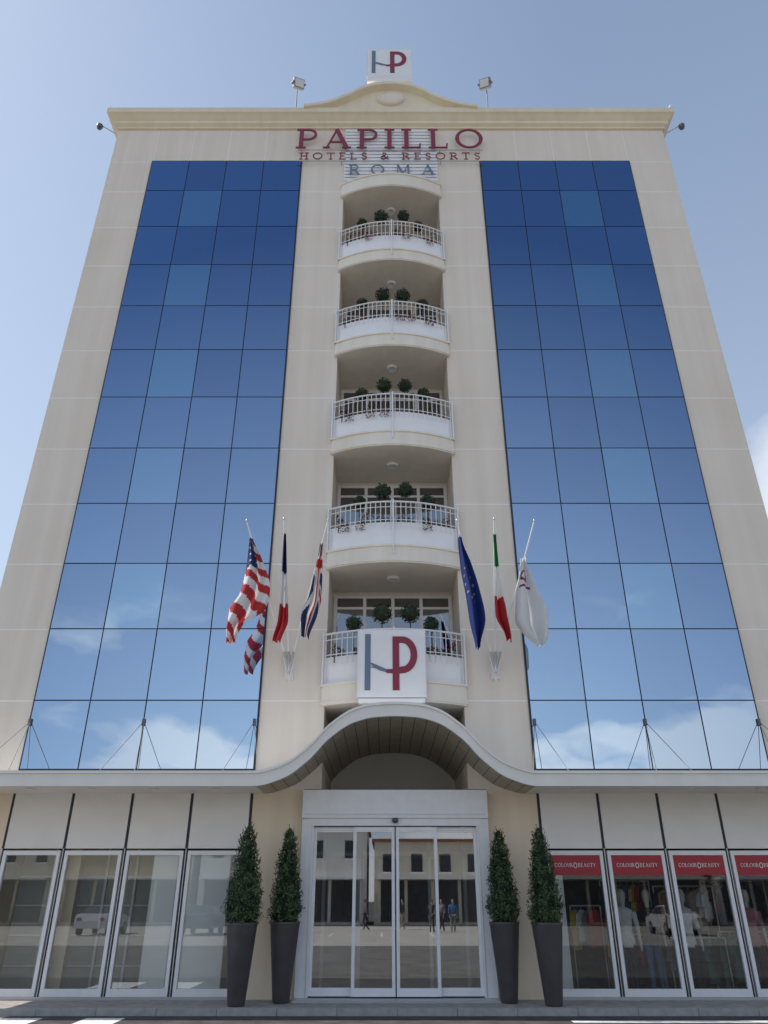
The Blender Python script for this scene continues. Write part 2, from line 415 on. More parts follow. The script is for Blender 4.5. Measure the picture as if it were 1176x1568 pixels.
def lettering(b,txt,xc,width,z0,h,mt,y,gap=0.1,wmul=1.0,dep=0.03):
    adv=[glyph(c)[0] for c in txt]; tot=sum(adv)+gap*(len(txt)-1); k=width/tot
    x=xc-width/2; n=0
    for c in txt:
        a,st=glyph(c)
        for pts,w in st:
            n+=1; o=0.0012*(n%9)
            ww=[q*h*wmul for q in w] if isinstance(w,(list,tuple)) else w*h*wmul
            b.stroke([(x+p[0]*k,z0+p[1]*h) for p in pts],ww,mt,y-dep-o,y)
        x+=(a+gap)*k
sign=empty('rooftop_name_sign')
b=MB()
lettering(b,'PAPILLO',-0.03,6.15,23.26,0.96,RED,-0.16,0.20,0.85)
lettering(b,'HOTELS & RESORTS',-0.03,5.85,22.72,0.32,RED,-0.16,0.36,0.75,0.02)
lettering(b,'ROMA',0.02,2.75,22.00,0.46,LGREY,-0.16,0.70,0.75,0.02)
b.build('letters',sign)
b=MB()
for zz in (23.22,22.68): b.tube((-3.02,-0.14,zz),(3.0,-0.14,zz),0.010,0.010,6,RODM)
for x in (-2.9,-1.6,1.6,2.9):
    for zz in (23.22,22.68): b.tube((x,0,zz),(x,-0.15,zz),0.010,0.010,5,RODM)
b.build('sign_frame',sign)
b=MB()
z=21.66
while z<24.30:
    b.box(-1.5,1.5,-0.085,-0.065,z,z+0.115,SLAT); z+=0.16
for x in (-1.48,-0.75,0.0,0.75,1.48): b.box(x-0.015,x+0.015,-0.064,-0.003,21.62,24.36,SLAT)
b.build('louvre_screen',hotel)

# ------------------------------------------------------------ HP logo signs
def logo(name,xc,y,z0,w,h):
    e=empty(name); b=MB()
    b.box(xc-w/2,xc+w/2,y,y+0.09,z0,z0+h,WHITE)
    X=lambda u: xc-w/2+u*w
    Z=lambda v: z0+v*h
    P=lambda pts:[(X(u),Z(v)) for u,v in pts]
    b.stroke(P([(.145,.10),(.145,.93)]),.085*w,LGREY,y-0.010,y-0.001)
    b.stroke(P([(.18,.50),(.25,.455),(.33,.415),(.42,.385),(.52,.385)]),[.015*w,.05*w,.06*w,.045*w,.05*w],LGREY,y-0.012,y-0.001)
    b.stroke(P([(.10,.445),(.22,.435),(.34,.405)]),[.008*w,.012*w,.02*w],LGREY,y-0.013,y-0.001)
    b.stroke(P([(.565,.10),(.565,.88)]),.10*w,RED,y-0.014,y-0.001)
    b.stroke(P([(.515,.845),(.66,.845)]+arc(.66,.62,.175,.225,90,-90,18)[1:]+[(.60,.385),(.50,.375),(.42,.37)]),[.10*w]*20+[.09*w,.06*w,.04*w],RED,y-0.016,y-0.001)
    b.box(xc-w/2-0.015,xc-w/2-0.001,y-0.01,y+0.095,z0-0.015,z0+h+0.015,FRAME)
    b.box(xc+w/2+0.001,xc+w/2+0.015,y-0.01,y+0.095,z0-0.015,z0+h+0.015,FRAME)
    b.build('sign_panel',e); return e
e=logo('hotel_logo_sign',-0.06,-0.66,5.31,1.42,1.46)
b=MB()
for x in (-0.5,0.4): b.box(x-0.03,x+0.03,-0.57,-0.45,5.5,5.56,METAL); b.box(x-0.03,x+0.03,-0.57,-0.45,6.5,6.56,METAL)
b.box(-0.75,0.63,-0.66,-0.5,5.20,5.29,WHITE)
b.build('brackets',e)
e=logo('hotel_logo_sign',-0.03,-0.30,26.92,1.56,1.55)
b=MB()
b.box(-0.80,0.74,-0.33,-0.1,26.58,26.90,FRAME)
b.box(-0.6,-0.54,-0.2,0.2,26.0,26.58,METAL); b.box(0.5,0.56,-0.2,0.2,26.0,26.58,METAL)
b.build('sign_base',e)

# ------------------------------------------------------------ entrance canopy
ctab=[(0,1.0),(0.4,0.983),(0.8,0.905),(1.28,0.66),(1.63,0.37),(2.1,0.11),(2.65,0)]
def cz(x): return 3.47+1.28*interp(ctab,abs(x))
CF=-1.5; TH=0.27
xs=[-9.4]+[-9.4+ i*0.5 for i in range(1,13)]+[-2.9+5.8*i/72 for i in range(73)]+[3.4+i*0.5 for i in range(12)]+[9.4]
xs=sorted(set(round(x,4) for x in xs))
b=MB()
CAN=mat('canopy_fascia',(0.76,0.74,0.70),0.45,var=0.05,scale=2)
for xa,xb in zip(xs[:-1],xs[1:]):
    za,zb=cz(xa),cz(xb); tf=TH
    m=(xa+xb)/2
    b.face([(xa,CF,za),(xb,CF,zb),(xb,CF,zb+tf-0.05),(xa,CF,za+tf-0.05)],CAN,True)
    b.face([(xa,CF,za+tf-0.05),(xb,CF,zb+tf-0.05),(xb,CF-0.03,zb+tf-0.05),(xa,CF-0.03,za+tf-0.05)],CAN,True)
    b.face([(xa,CF-0.03,za+tf-0.05),(xb,CF-0.03,zb+tf-0.05),(xb,CF-0.03,zb+tf),(xa,CF-0.03,za+tf)],CAN,True)
    b.face([(xa,CF-0.03,za+tf),(xb,CF-0.03,zb+tf),(xb,-0.001,zb+tf+0.04),(xa,-0.001,za+tf+0.04)],CAN,True)
    b.face([(xa,CF,za),(xa,CF+0.08,za),(xb,CF+0.08,zb),(xb,CF,zb)],CAN,True)
    b.face([(xa,CF+0.08,za),(xa,CF+0.08,za+0.05),(xb,CF+0.08,zb+0.05),(xb,CF+0.08,zb)],CAN,True)
    arch=abs(m)<2.62
    yb=2.9 if abs(m)<1.5 else -0.001
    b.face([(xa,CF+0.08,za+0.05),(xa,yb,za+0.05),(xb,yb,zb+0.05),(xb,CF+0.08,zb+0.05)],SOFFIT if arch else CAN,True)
for s in (-1,1): b.box(s*9.4,s*9.41,CF,0,3.47,3.74,CAN)
b.build('entrance_canopy',hotel)
b=MB(); SJ=mat('slat_gap',(0.06,0.055,0.045),0.8)
acc=0; px=-2.62; pzv=cz(px); x=px
while x<2.62:
    x+=0.01; z=cz(x); acc+=math.hypot(0.01,z-pzv); pzv=z
    if acc>0.24:
        acc=0; sl=(cz(x+0.01)-cz(x-0.01))/0.02; l=math.hypot(1,sl); dx=0.006/l; dz=0.006*sl/l
        nx,nz=sl/l*0.004,-1/l*0.004
        yb=2.89 if abs(x)<1.47 else -0.01
        zz=z+0.05
        b.face([(x-dx+nx,CF+0.09,zz-dz+nz),(x+dx+nx,CF+0.09,zz+dz+nz),(x+dx+nx,yb,zz+dz+nz),(x-dx+nx,yb,zz-dz+nz)],SJ)
b.build('canopy_soffit_gaps',hotel)
b=MB()
b.box(-1.5,1.5,2.88,2.895,3.6,4.85,PANELW)
b.build('vault_end_wall',hotel)
b=MB()
for s in (-1,1):
    for x in (3.5,4.7,5.9,7.1):
        b.lathe((s*x,-0.75,3.515),[(0.09,0),(0.09,-0.015),(0.06,-0.02),(0.01,-0.015)],14,FRAME)
b.build('canopy_downlights',hotel)
b=MB()
for s in (-1,1):
    for x in (2.96,5.3,7.7):
        a=(s*x,-0.06,4.95)
        b.tube(a,(s*x-0.34,CF+0.25,3.76),0.007,0.007,6,RODM); b.tube(a,(s*x+0.34,CF+0.25,3.76),0.007,0.007,6,RODM)
        b.box(s*x-0.03,s*x+0.03,-0.10,-0.064,4.86,5.0,DARKM)
b.build('canopy_tie_rods',hotel)

# ------------------------------------------------------------ ground-floor shopfronts
b=MB(); gl=MB(); gr=MB()
REDS=mat('shop_sign_red',(0.36,0.015,0.03),0.35)
for s in (-1,1):
    g=gl if s<0 else gr
    for c in range(4):
        x0=G0+c*cw; x1=x0+cw
        if s<0: x0,x1=-x1,-x0
        b.box(x0+0.03,x1-0.03,-0.02,0.05,2.50,3.595,PANELW)
        gp=0.045
        b.box(x0+gp,x1-gp,-0.05,0.04,2.38,2.46,FRAME)
        b.box(x0+gp,x1-gp,-0.05,0.04,0.05,0.17,FRAME)
        b.box(x0+gp,x0+gp+0.065,-0.05,0.04,0.17,2.38,FRAME)
        b.box(x1-gp-0.065,x1-gp,-0.05,0.04,0.17,2.38,FRAME)
        g.pane(x0+gp+0.065,x1-gp-0.065,-0.004,0.17,2.38,GCLR if s<0 else GSHOP)
    for c in range(5):
        x=s*(G0+c*cw)
        b.box(x-0.027,x+0.027,-0.005,0.03,0.05,3.595,JDARK)
        b.box(x-0.008,x+0.008,-0.04,-0.0055,0.05,2.5,METAL)
    b.box(s*G0,s*G1,-0.07,0.10,0.0,0.048,METAL)
b.tube((5.16,-0.12,0.95),(5.16,-0.12,1.35),0.014,0.014,8,METAL)
b.tube((5.16,-0.12,1.0),(5.16,-0.05,1.0),0.01,0.01,6,METAL); b.tube((5.16,-0.12,1.3),(5.16,-0.05,1.3),0.01,0.01,6,METAL)
b.build('shopfront_frames',hotel); gl.build('shopfront_glass_left',hotel); gr.build('shopfront_glass_right',hotel)
b=MB()
b.box(-4.00,-3.22,0.011,0.03,0.172,2.378,BLIND)
b.box(-4.72,-4.24,0.011,0.03,0.172,2.378,BLIND)
b.box(-7.68,-4.80,0.95,0.97,0.06,3.3,SCREEN)
for i in range(4):
    z=0.45+i*0.52; b.box(-7.66,-4.82,0.90,0.945,z,z+0.03,FRAME)
for x in (-7.0,-5.9,-5.3): b.box(x-0.025,x+0.025,0.88,0.94,0.05,3.3,FRAME)
b.box(-6.45,-6.22,0.20,0.40,0.04,3.4,WALLG)
b.build('left_unit_fittings',hotel)

# door vestibule
b=MB(); g=MB()
DY=-0.16
b.box(-1.84,1.84,DY-0.06,0.0,3.04,3.56,FRAME)
b.box(-1.70,1.70,DY-0.02,0.0,2.90,3.038,FRAME)
b.box(-1.78,1.78,DY-0.075,DY-0.062,3.10,3.12,METAL)
for s in (-1,1):
    b.box(s*1.60,s*1.84,DY,0.04,0.04,3.036,FRAME)
    b.box(s*1.63,s*1.65,DY-0.008,DY-0.001,0.05,2.98,METAL)
def leaf(x0,x1,y,fw=0.06,z0=0.06,z1=2.88):
    b.box(x0,x1,y,y+0.05,z1-0.09,z1,FRAME); b.box(x0,x1,y,y+0.05,z0,z0+0.13,FRAME)
    b.box(x0,x0+fw,y,y+0.05,z0+0.13,z1-0.09,FRAME); b.box(x1-fw,x1,y,y+0.05,z0+0.13,z1-0.09,FRAME)
    g.pane(x0+fw,x1-fw,y+0.025,z0+0.13,z1-0.09,GDOOR)
leaf(-1.60,-0.74,DY+0.09); leaf(0.74,1.60,DY+0.09)
leaf(-0.82,-0.012,DY+0.02); leaf(0.012,0.82,DY+0.02)
b.box(-1.84,1.84,DY-0.35,0.02,0.0,0.038,METAL)
b.lathe((0,DY-0.08,2.99),[(0.01,0.05),(0.06,0.04),(0.06,-0.03),(0.01,-0.05)],10,DARKM)
b.build('entrance_door_frames',hotel); g.build('entrance_door_glass',hotel)
WOOD=mat('lobby_wood',(0.20,0.12,0.07),0.5,var=0.2,scale=6)
b=MB()
b.box(-0.9,0.9,2.9,3.4,0.036,1.02,WOOD); b.box(-1.0,1.0,2.8,3.5,1.03,1.08,INTW)
b.box(-1.85,-1.82,0.1,5.9,0.05,3.3,INTW); b.box(1.82,1.85,0.1,5.9,0.05,3.3,INTW)
b.box(-1.2,1.2,4.2,4.26,1.3,2.5,WOOD)
for x in (-1.5,-0.75,0.75,1.5): b.box(x-0.035,x+0.035,1.6,1.66,0.04,3.3,FRAME)
b.box(-1.8,1.8,1.6,1.66,2.45,2.53,FRAME)
b.build('reception_desk',hotel)

for c in range(4):
    x0=G0+c*cw; x1=x0+cw; xm=(x0+x1)/2
    e=empty('shop_fascia_sign'); b=MB()
    b.box(x0+0.115,x1-0.115,-0.035,-0.006,2.03,2.37,REDS)
    lettering(b,'COLOUR',xm-0.225,0.35,2.17,0.07,PANELW,-0.0355,0.08,0.8,0.004)
    lettering(b,'BEAUTY',xm+0.225,0.35,2.17,0.07,PANELW,-0.0355,0.08,0.8,0.004)
    b.stroke([(p[0],p[1]) for p in arc(xm,2.20,0.03,0.045,0,360,14)],0.012,PANELW,-0.045,-0.036)
    b.build('sign_box',e)
b=MB()
b.box(G0+0.12,G0+0.34,0.012,0.03,0.172,2.03,BLIND)
b.build('white_column_panel',hotel)
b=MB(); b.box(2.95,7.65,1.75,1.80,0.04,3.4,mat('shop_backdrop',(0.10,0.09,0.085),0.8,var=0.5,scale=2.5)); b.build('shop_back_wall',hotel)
CLOTH=[mat('cloth_%d'%i,c,0.85,var=0.15,scale=15) for i,c in enumerate([(0.7,0.7,0.7),(0.03,0.03,0.045),(0.42,0.04,0.055),(0.08,0.16,0.34),(0.38,0.30,0.20),(0.42,0.16,0.2),(0.55,0.46,0.1),(0.05,0.18,0.16),(0.2,0.2,0.22),(0.04,0.04,0.04)])]
SKIN=mat('mannequin_plastic',(0.62,0.56,0.5),0.4)
def mannequin(x,y,top,bot):
    b=MB(); n=14
    b.lathe((x,y,0.04),[(0.01,0),(0.17,0),(0.17,0.015),(0.01,0.02)],16,METAL)
    for s in (-1,1):
        b.lathe((x+s*0.09,y,0.05),[(0.04,0),(0.045,0.08),(0.055,0.28),(0.05,0.45),(0.075,0.62),(0.085,0.80)],10,bot)
        b.box(x+s*0.09-0.04,x+s*0.09+0.04,y-0.17,y+0.06,0.055,0.10,DARKM)
        b.tube((x+s*0.20,y,1.40),(x+s*0.25,y+0.02,1.12),0.052,0.045,8,top); b.tube((x+s*0.25,y+0.02,1.12),(x+s*0.24,y-0.07,0.86),0.035,0.026,8,SKIN)
        b.tube((x+s*0.24,y-0.07,0.86),(x+s*0.235,y-0.09,0.74),0.03,0.016,6,SKIN)
    b.lathe((x,y,0),[(0.16,0.80),(0.165,0.92),(0.13,1.08),(0.155,1.25),(0.19,1.38),(0.17,1.44),(0.07,1.48)],n,top,1,0.62)
    b.lathe((x,y,0),[(0.05,1.44),(0.045,1.54),(0.06,1.57),(0.078,1.64),(0.078,1.72),(0.05,1.78),(0.01,1.80)],n,SKIN,1,1.15)
    b.build('mannequin')
mannequin(4.45,0.45,CLOTH[0],CLOTH[1]); mannequin(4.98,0.60,CLOTH[1],CLOTH[3]); mannequin(5.62,0.45,CLOTH[0],CLOTH[1]); mannequin(6.9,0.5,CLOTH[5],CLOTH[9])
def rack(x0,x1,y,h,cols):
    b=MB()
    b.tube((x0,y,h),(x1,y,h),0.015,0.015,6,METAL)
    for x in (x0,x1): b.tube((x,y,0.04),(x,y,h),0.015,0.015,6,METAL); b.tube((x,y-0.2,0.05),(x,y+0.2,0.05),0.015,0.015,6,METAL)
    x=x0+0.08
    while x<x1-0.05:
        c=random.choice(cols); L=U(0.45,0.8); w=U(0.16,0.24); t=U(0.02,0.035); a=U(0.5,1.3)
        pts=[(-0.03,0),(-w,-0.08),(-w-0.05,-0.3),(-w+0.03,-0.32),(-w+0.05,-0.2),(-w+0.03,-L),(w-0.03,-L),(w-0.05,-0.2),(w-0.03,-0.32),(w+0.05,-0.3),(w,-0.08),(0.03,0)]
        d=Vector((math.sin(a),math.cos(a),0)); nn=Vector((math.cos(a),-math.sin(a),0))
        P0=Vector((x,y,h-0.07))
        fr=[P0+d*p[0]+Vector((0,0,p[1]))-nn*t for p in pts]; bk=[P0+d*p[0]+Vector((0,0,p[1]))+nn*t for p in pts]
        m=len(pts)
        b.face(fr,c); b.face(bk[::-1],c)
        for i in range(m): b.face([fr[i],bk[i],bk[(i+1)%m],fr[(i+1)%m]],c)
        b.tube(P0,P0+Vector((0,0,0.08)),0.004,0.004,4,METAL)
        x+=U(0.10,0.16)
    b.build('clothes_rack')
CD=CLOTH+[CLOTH[1],CLOTH[9],CLOTH[1],CLOTH[8]]
rack(3.5,4.1,0.8,1.5,CD); rack(5.25,6.45,0.9,1.85,CD); rack(6.35,7.55,0.75,1.05,CD); rack(4.2,5.2,1.0,1.95,CD); rack(6.3,7.6,1.1,1.95,CD); rack(5.3,6.4,0.6,0.95,CD); rack(4.2,5.2,0.8,1.0,CD)

# ------------------------------------------------------------ potted topiary
def cone_tree(x,y,h,seed,r0=0.33):
    random.seed(seed)
    e=empty('potted_topiary'); b=MB()
    b.lathe((x,y,0.0),[(0.01,0),(0.135,0),(0.15,0.03),(0.268,1.20),(0.278,1.22),(0.278,1.25),(0.25,1.25),(0.245,1.18),(0.01,1.17)],28,POT)
    b.build('planter',e)
    b=MB(); z0=1.22; H=h-z0; c=Vector((x,y,0))
    b.tube((x,y,1.15),(x,y,z0+H*0.7),0.03,0.012,7,BARK)
    b.lathe((x,y,z0),[(0.02,0.02),(r0*0.62,0.06),(r0*0.58,H*0.3),(r0*0.40,H*0.62),(0.02,H*0.88)],12,LEAF[2])
    def rad(t): 
        return r0*(min(1,0.72+t*2.0))*max(0.0,(1-t))**0.52
    for _ in range(8000):
        t=1-math.sqrt(R()) if R()<0.65 else R()
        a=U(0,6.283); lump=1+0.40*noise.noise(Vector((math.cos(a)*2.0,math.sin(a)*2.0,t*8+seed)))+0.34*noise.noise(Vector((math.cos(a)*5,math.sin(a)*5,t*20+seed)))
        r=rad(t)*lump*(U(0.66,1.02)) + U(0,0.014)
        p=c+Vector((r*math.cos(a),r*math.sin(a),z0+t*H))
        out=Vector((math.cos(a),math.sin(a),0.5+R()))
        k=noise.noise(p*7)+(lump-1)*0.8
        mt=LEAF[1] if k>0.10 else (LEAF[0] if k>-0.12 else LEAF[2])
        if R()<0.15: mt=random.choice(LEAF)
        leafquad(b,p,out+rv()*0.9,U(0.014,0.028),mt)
    for _ in range(170):
        t=R()*0.99; a=U(0,6.283); r=rad(t)*1.04
        p=c+Vector((r*math.cos(a),r*math.sin(a),z0+t*H)); q=p+Vector((math.cos(a)*0.035,math.sin(a)*0.035,U(0.03,0.10)))
        b.tube(p,q,0.003,0.002,3,LEAF[1]); leafquad(b,q,rv(),0.022,LEAF[1]); leafquad(b,(p+q)/2,rv(),0.022,LEAF[0])
    b.build('foliage',e)
cone_tree(-2.74,-0.93,2.84,11,0.33); cone_tree(-2.03,-0.50,2.82,12,0.30); cone_tree(1.98,-0.50,2.78,13,0.30); cone_tree(2.68,-0.90,2.79,14,0.31)
random.seed(99)

# ------------------------------------------------------------ flags
FW=mat('flag_white',(0.78,0.78,0.78),0.8); FR=mat('flag_red',(0.46,0.035,0.04),0.8); FB=mat('flag_blue',(0.02,0.035,0.13),0.8); FG=mat('flag_green',(0.02,0.22,0.08),0.8); FE=mat('flag_eu_blue',(0.012,0.035,0.20),0.8); FY=mat('flag_yellow',(0.5,0.38,0.05),0.8); FP=mat('flag_plum',(0.22,0.03,0.09),0.8)
for m in (FW,FR,FB,FG,FE,FY,FP):
    nt=m.node_tree; bs=nt.nodes['Principled BSDF']; out=nt.nodes['Material Output']
    tr=nt.nodes.new('ShaderNodeBsdfTranslucent'); tr.inputs['Color'].default_value=bs.inputs['Base Color'].default_value
    mx=nt.nodes.new('ShaderNodeMixShader'); mx.inputs[0].default_value=0.35
    nt.links.new(bs.outputs[0],mx.inputs[1]); nt.links.new(tr.outputs[0],mx.inputs[2]); nt.links.new(mx.outputs[0],out.inputs['Surface'])
def pat_us(u,v):
    if v<0.30 and u<0.75:
        return FW if (int(u*12)%3==1 and int(v*60)%4==1) else FB
    return FR if int((v*1.35-0.35*u+1)*9)%2==0 else FW
def pat_fr(u,v): return FB if v<0.40 else (FW if v<0.66 else FR)
def pat_uk(u,v):
    d=abs((v-0.42)*1.4-(u-0.5)*0.6); e=abs((v-0.42)*1.4+(u-0.5)*0.9)
    if abs(u-0.5)<0.13 or abs(v-0.25)<0.05: return FR
    if abs(u-0.5)<0.24 or abs(v-0.25)<0.10: return FW
    if d<0.05: return FR
    if d<0.12 or e<0.08: return FW
    return FB
def pat_eu(u,v):
    for k in range(12):
        if math.hypot((u-0.5-0.30*math.cos(k*math.pi/6))*0.6,(v-0.45-0.16*math.sin(k*math.pi/6))*2)<0.022: return FY
    return FE
def pat_it(u,v): return FG if v<0.33 else (FW if v<0.60 else FR)
def pat_ht(u,v):
    d=math.hypot((u-0.45)*0.6,(v-0.22)*1.9)
    return FP if 0.09<d<0.15 else (FP if (abs(v-0.36)<0.012 and abs(u-0.5)<0.3) else FW)
def flag(base,tip,rows_,pat,seed):
    e=empty('flag'); b=MB()
    b.tube(base,tip,0.022,0.015,10,WHITE)
    t=Vector(tip); b.lathe(t,[(0.01,-0.03),(0.03,0),(0.01,0.04)],8,METAL)
    d=Vector(tip)-Vector(base)
    b.tube(Vector(base)+d*0.0,Vector(base)+d*0.12,0.035,0.035,10,METAL)
    b.build('pole',e)
    b=MB(); n=24; m=110
    z0=rows_[0][0]; z1=rows_[-1][0]
    tl=[(z0-r[0],r[1]) for r in rows_]; tr=[(z0-r[0],r[2]) for r in rows_]
    def P(i,j):
        u=i/n; v=j/m; dz=(z0-z1)*v
        xl=interp(tl,dz); xr=interp(tr,dz)
        amp=0.04+0.08*min(1,v*2)
        y=Vector(tip)[1]+0.10+0.22*v+amp*math.sin(u*9.5+seed+v*2.2)+0.03*math.sin(u*21+v*7+seed)
        x=xl+(xr-xl)*(u+0.06*math.sin(u*12.5+seed+v*3))
        z=z0-dz-0.05*math.sin(u*3.14)*math.sin(v*9+seed)-0.14*abs(u-0.5)*(xr-xl)*(1 if v>0.7 else 0.4)
        return (x,y,z)
    vs=[P(i,j) for j in range(m+1) for i in range(n+1)]
    off=len(b.v); b.v+=vs
    for j in range(m):
        for i in range(n):
            a=off+j*(n+1)+i; b.f.append([a,a+1,a+n+2,a+n+1]); b.m.append(b.mi(pat((i+.5)/n,(j+.5)/m))); b.sm.append(True)
    b.build('cloth',e)
BL=(-2.29,-0.10,6.05); BR=(2.21,-0.10,6.05)
flag(BL,(-3.24,-1.5,8.98),[(8.62,-3.17,-3.08),(8.2,-3.2,-2.90),(7.4,-3.34,-2.66),(7.05,-3.52,-2.72),(6.7,-3.52,-3.15),(6.3,-3.48,-3.28)],pat_us,0.5)
flag(BL,(-2.42,-1.5,9.02),[(8.75,-2.42,-2.36),(8.3,-2.43,-2.33),(7.4,-2.42,-2.27),(6.8,-2.44,-2.22),(6.3,-2.52,-2.36)],pat_fr,1.3)
flag(BL,(-1.45,-1.5,8.98),[(8.5,-1.62,-1.55),(7.8,-1.72,-1.54),(7.3,-1.80,-1.54),(6.9,-1.94,-1.62),(6.4,-1.92,-1.78)],pat_uk,2.1)
flag(BR,(1.38,-1.5,8.98),[(8.65,1.40,1.48),(8.0,1.42,1.64),(7.4,1.5,1.78),(6.8,1.57,1.88),(6.2,1.68,1.76)],pat_eu,0.2)
flag(BR,(2.20,-1.5,9.02),[(8.7,2.17,2.23),(7.9,2.15,2.25),(7.4,2.12,2.30),(6.9,2.12,2.40),(6.35,2.30,2.44)],pat_it,3.0)
flag(BR,(3.08,-1.5,8.98),[(8.15,2.72,2.82),(7.4,2.58,3.0),(6.85,2.52,3.2),(6.5,2.72,3.2),(6.22,2.95,3.08)],pat_ht,1.0)
for x in (-2.29,2.21):
    b=MB(); b.box(x-0.09,x+0.09,-0.05,-0.002,5.85,6.15,FRAME); b.box(x-0.04,x+0.04,-0.14,-0.051,5.98,6.08,METAL)
    for dx in (-0.12,0,0.12): b.tube((x,-0.06,5.8),(x+dx,-0.22,6.3),0.012,0.012,6,WHITE)
    b.build('flagpole_bracket')

# ------------------------------------------------------------ rooftop fittings
for x,s in ((-3.22,-1),(3.32,1)):
    b=MB()
    b.tube((x,0.0,25.1),(x,-0.15,26.35),0.02,0.02,8,RODM)
    cx,cy,czv=x-0.05*s,-0.25,26.55
    rot=Matrix.Rotation(math.radians(-35*s),3,'Z')@Matrix.Rotation(math.radians(30),3,'X')@Matrix.Rotation(math.radians(14*s),3,'Y')
    def bx(sx,sy,sz,o,mt):
        vs=[Vector((cx,cy,czv))+rot@(Vector((a*sx,c*sy,d*sz))+Vector(o)) for a in(-1,1) for c in(-1,1) for d in(-1,1)]
        b.mesh(vs,[(0,1,3,2),(4,6,7,5),(0,4,5,1),(2,3,7,6),(0,2,6,4),(1,5,7,3)],mt)
    bx(0.19,0.07,0.16,(0,0,0),RODM); bx(0.16,0.01,0.13,(0,-0.082,0),METAL); bx(0.02,0.10,0.02,(-0.22,0,0),DARKM); bx(0.02,0.10,0.02,(0.22,0,0),DARKM); bx(0.23,0.015,0.015,(0,0.1,0),DARKM)
    b.build('floodlight')
for s in (-1,1):
    b=MB(); x=s*(HW+0.46)
    b.tube((s*(HW+0.02),-0.1,24.1),(x,-0.35,24.2),0.02,0.02,6,METAL)
    b.lathe((x,-0.35,24.07),[(0.01,-0.09),(0.07,-0.06),(0.09,0.0),(0.10,0.04),(0.10,0.09),(0.05,0.12),(0.01,0.12)],14,DARKM)
    b.build('security_camera')
    b=MB(); x=s*(HW+0.2)
    b.tube((x,0.1,25.1),(x,0.1,25.75),0.015,0.01,6,METAL); b.tube((x-0.12,0.1,25.45),(x+0.22,0.0,25.65),0.012,0.012,6,METAL)
    b.box(x-0.06,x+0.02,0.04,0.14,25.10,25.32,METAL)
    b.tube((x,-0.2,25.1),(x+s*0.15,-0.25,25.35),0.03,0.03,8,WHITE)
    b.build('antenna')

# ------------------------------------------------------------ ground
ASPH=mat('asphalt',(0.065,0.061,0.056),0.9,var=0.35,scale=3,bump=0.5,bscale=120)
PAVE=mat('pavement',(0.34,0.31,0.28),0.85,var=0.22,scale=5,bump=0.2)
BOUNCE=mat('bounce_concrete',(0.42,0.39,0.34),0.85,var=0.15,scale=0.8,bump=0.2)  # pale tone chosen to bounce sunlight onto the facade
LANE=mat('worn_asphalt',(0.15,0.14,0.125),0.9,var=0.25,scale=1.2,bump=0.3)
KERB=mat('kerb',(0.36,0.35,0.33),0.85,var=0.15,scale=8)
MARK=mat('road_paint',(0.72,0.72,0.70),0.7,var=0.18,scale=14)
b=MB(); b.face([(-900,-900,0),(900,-900,0),(900,900,0),(-900,900,0)],ASPH); b.build('ground',loc=(0,0,-0.10))
b=MB(); b.face([(-60,-46,-0.096),(60,-46,-0.096),(60,-20,-0.096),(-60,-20,-0.096)],BOUNCE); b.build('bounce_paving')  # pale ground sheet added behind the camera to bounce light at the hotel
b=MB(); b.face([(-60,-19.9,-0.096),(60,-19.9,-0.096),(60,-5.5,-0.096),(-60,-5.5,-0.096)],LANE); b.build('car_park_surface')
b=MB(); b.box(-30,30,-1.14,0.0,-0.3,0.002,PAVE); 
for s in (-1,1): b.box(s*9.1,s*30,0.0,20,-0.3,0.002,PAVE)
b.build('pavement')
b=MB(); x=-30
while x<30: b.box(x+0.004,x+0.996,-1.26,-1.142,-0.3,0.006,KERB); x+=1
b.build('kerb')
b=MB(); zz=-0.096
for (x0,x1,y0,y1) in ((-5.05,-4.42,-4.4,-1.52),(-6.7,-5.75,-4.4,-1.52),(2.75,9.0,-2.02,-1.80)):
    b.face([(x0,y0,zz),(x1,y0,zz),(x1,y1,zz),(x0,y1,zz)],MARK)
zz=-0.092
for i in range(14):
    x=-20+i*2.8; b.face([(x,-34,zz),(x+0.12,-34,zz),(x+0.12,-29,zz),(x,-29,zz)],MARK)
b.build('road_markings')

# ------------------------------------------------------------ the opposite side of the street
OPW=[mat('opp_cream',(0.70,0.63,0.50),0.85,var=0.08,scale=0.6),mat('opp_ochre',(0.68,0.59,0.43),0.85,var=0.08,scale=0.6),mat('opp_white',(0.74,0.71,0.64),0.85,var=0.08,scale=0.6)]
OPG=mat('opp_window',(0.03,0.035,0.045),0.15); ROOF=mat('roof_tile',(0.25,0.11,0.06),0.8,var=0.2,scale=3)
x=-42; k=0
for (wd,h) in ((16,6.5),(11,8.0),(14,6.8),(12,5.8),(15,7.4),(14,6.2)):
    e=empty('street_building'); b=MB(); mt=OPW[k%3]; Y=-50
    b.box(x,x+wd-0.6,Y-10,Y,-0.1,h,mt); b.box(x-0.2,x+wd-0.4,Y-10.2,Y+0.25,h+0.002,h+0.22,ROOF)
    nx=int(wd/2.4)
    for i in range(nx):
        cx=x+(i+0.5)*(wd-0.6)/nx
        b.box(cx-0.45,cx+0.45,Y+0.002,Y+0.03,h-2.2,h-0.9,OPG); b.box(cx-0.55,cx+0.55,Y+0.002,Y+0.10,h-2.32,h-2.21,WHITE)
    b.box(x+0.4,x+wd-1.0,Y+0.002,Y+0.05,0.1,3.0,OPG)
    b.box(x+0.2,x+wd-0.8,Y+0.002,Y+1.2,3.05,3.2,WHITE)
    for i in range(nx+1):
        cx=x+0.4+i*(wd-1.4)/nx; b.box(cx-0.12,cx+0.12,Y+0.051,Y+0.12,0,3.04,mt)
    b.build('walls_and_windows',e); x+=wd; k+=1
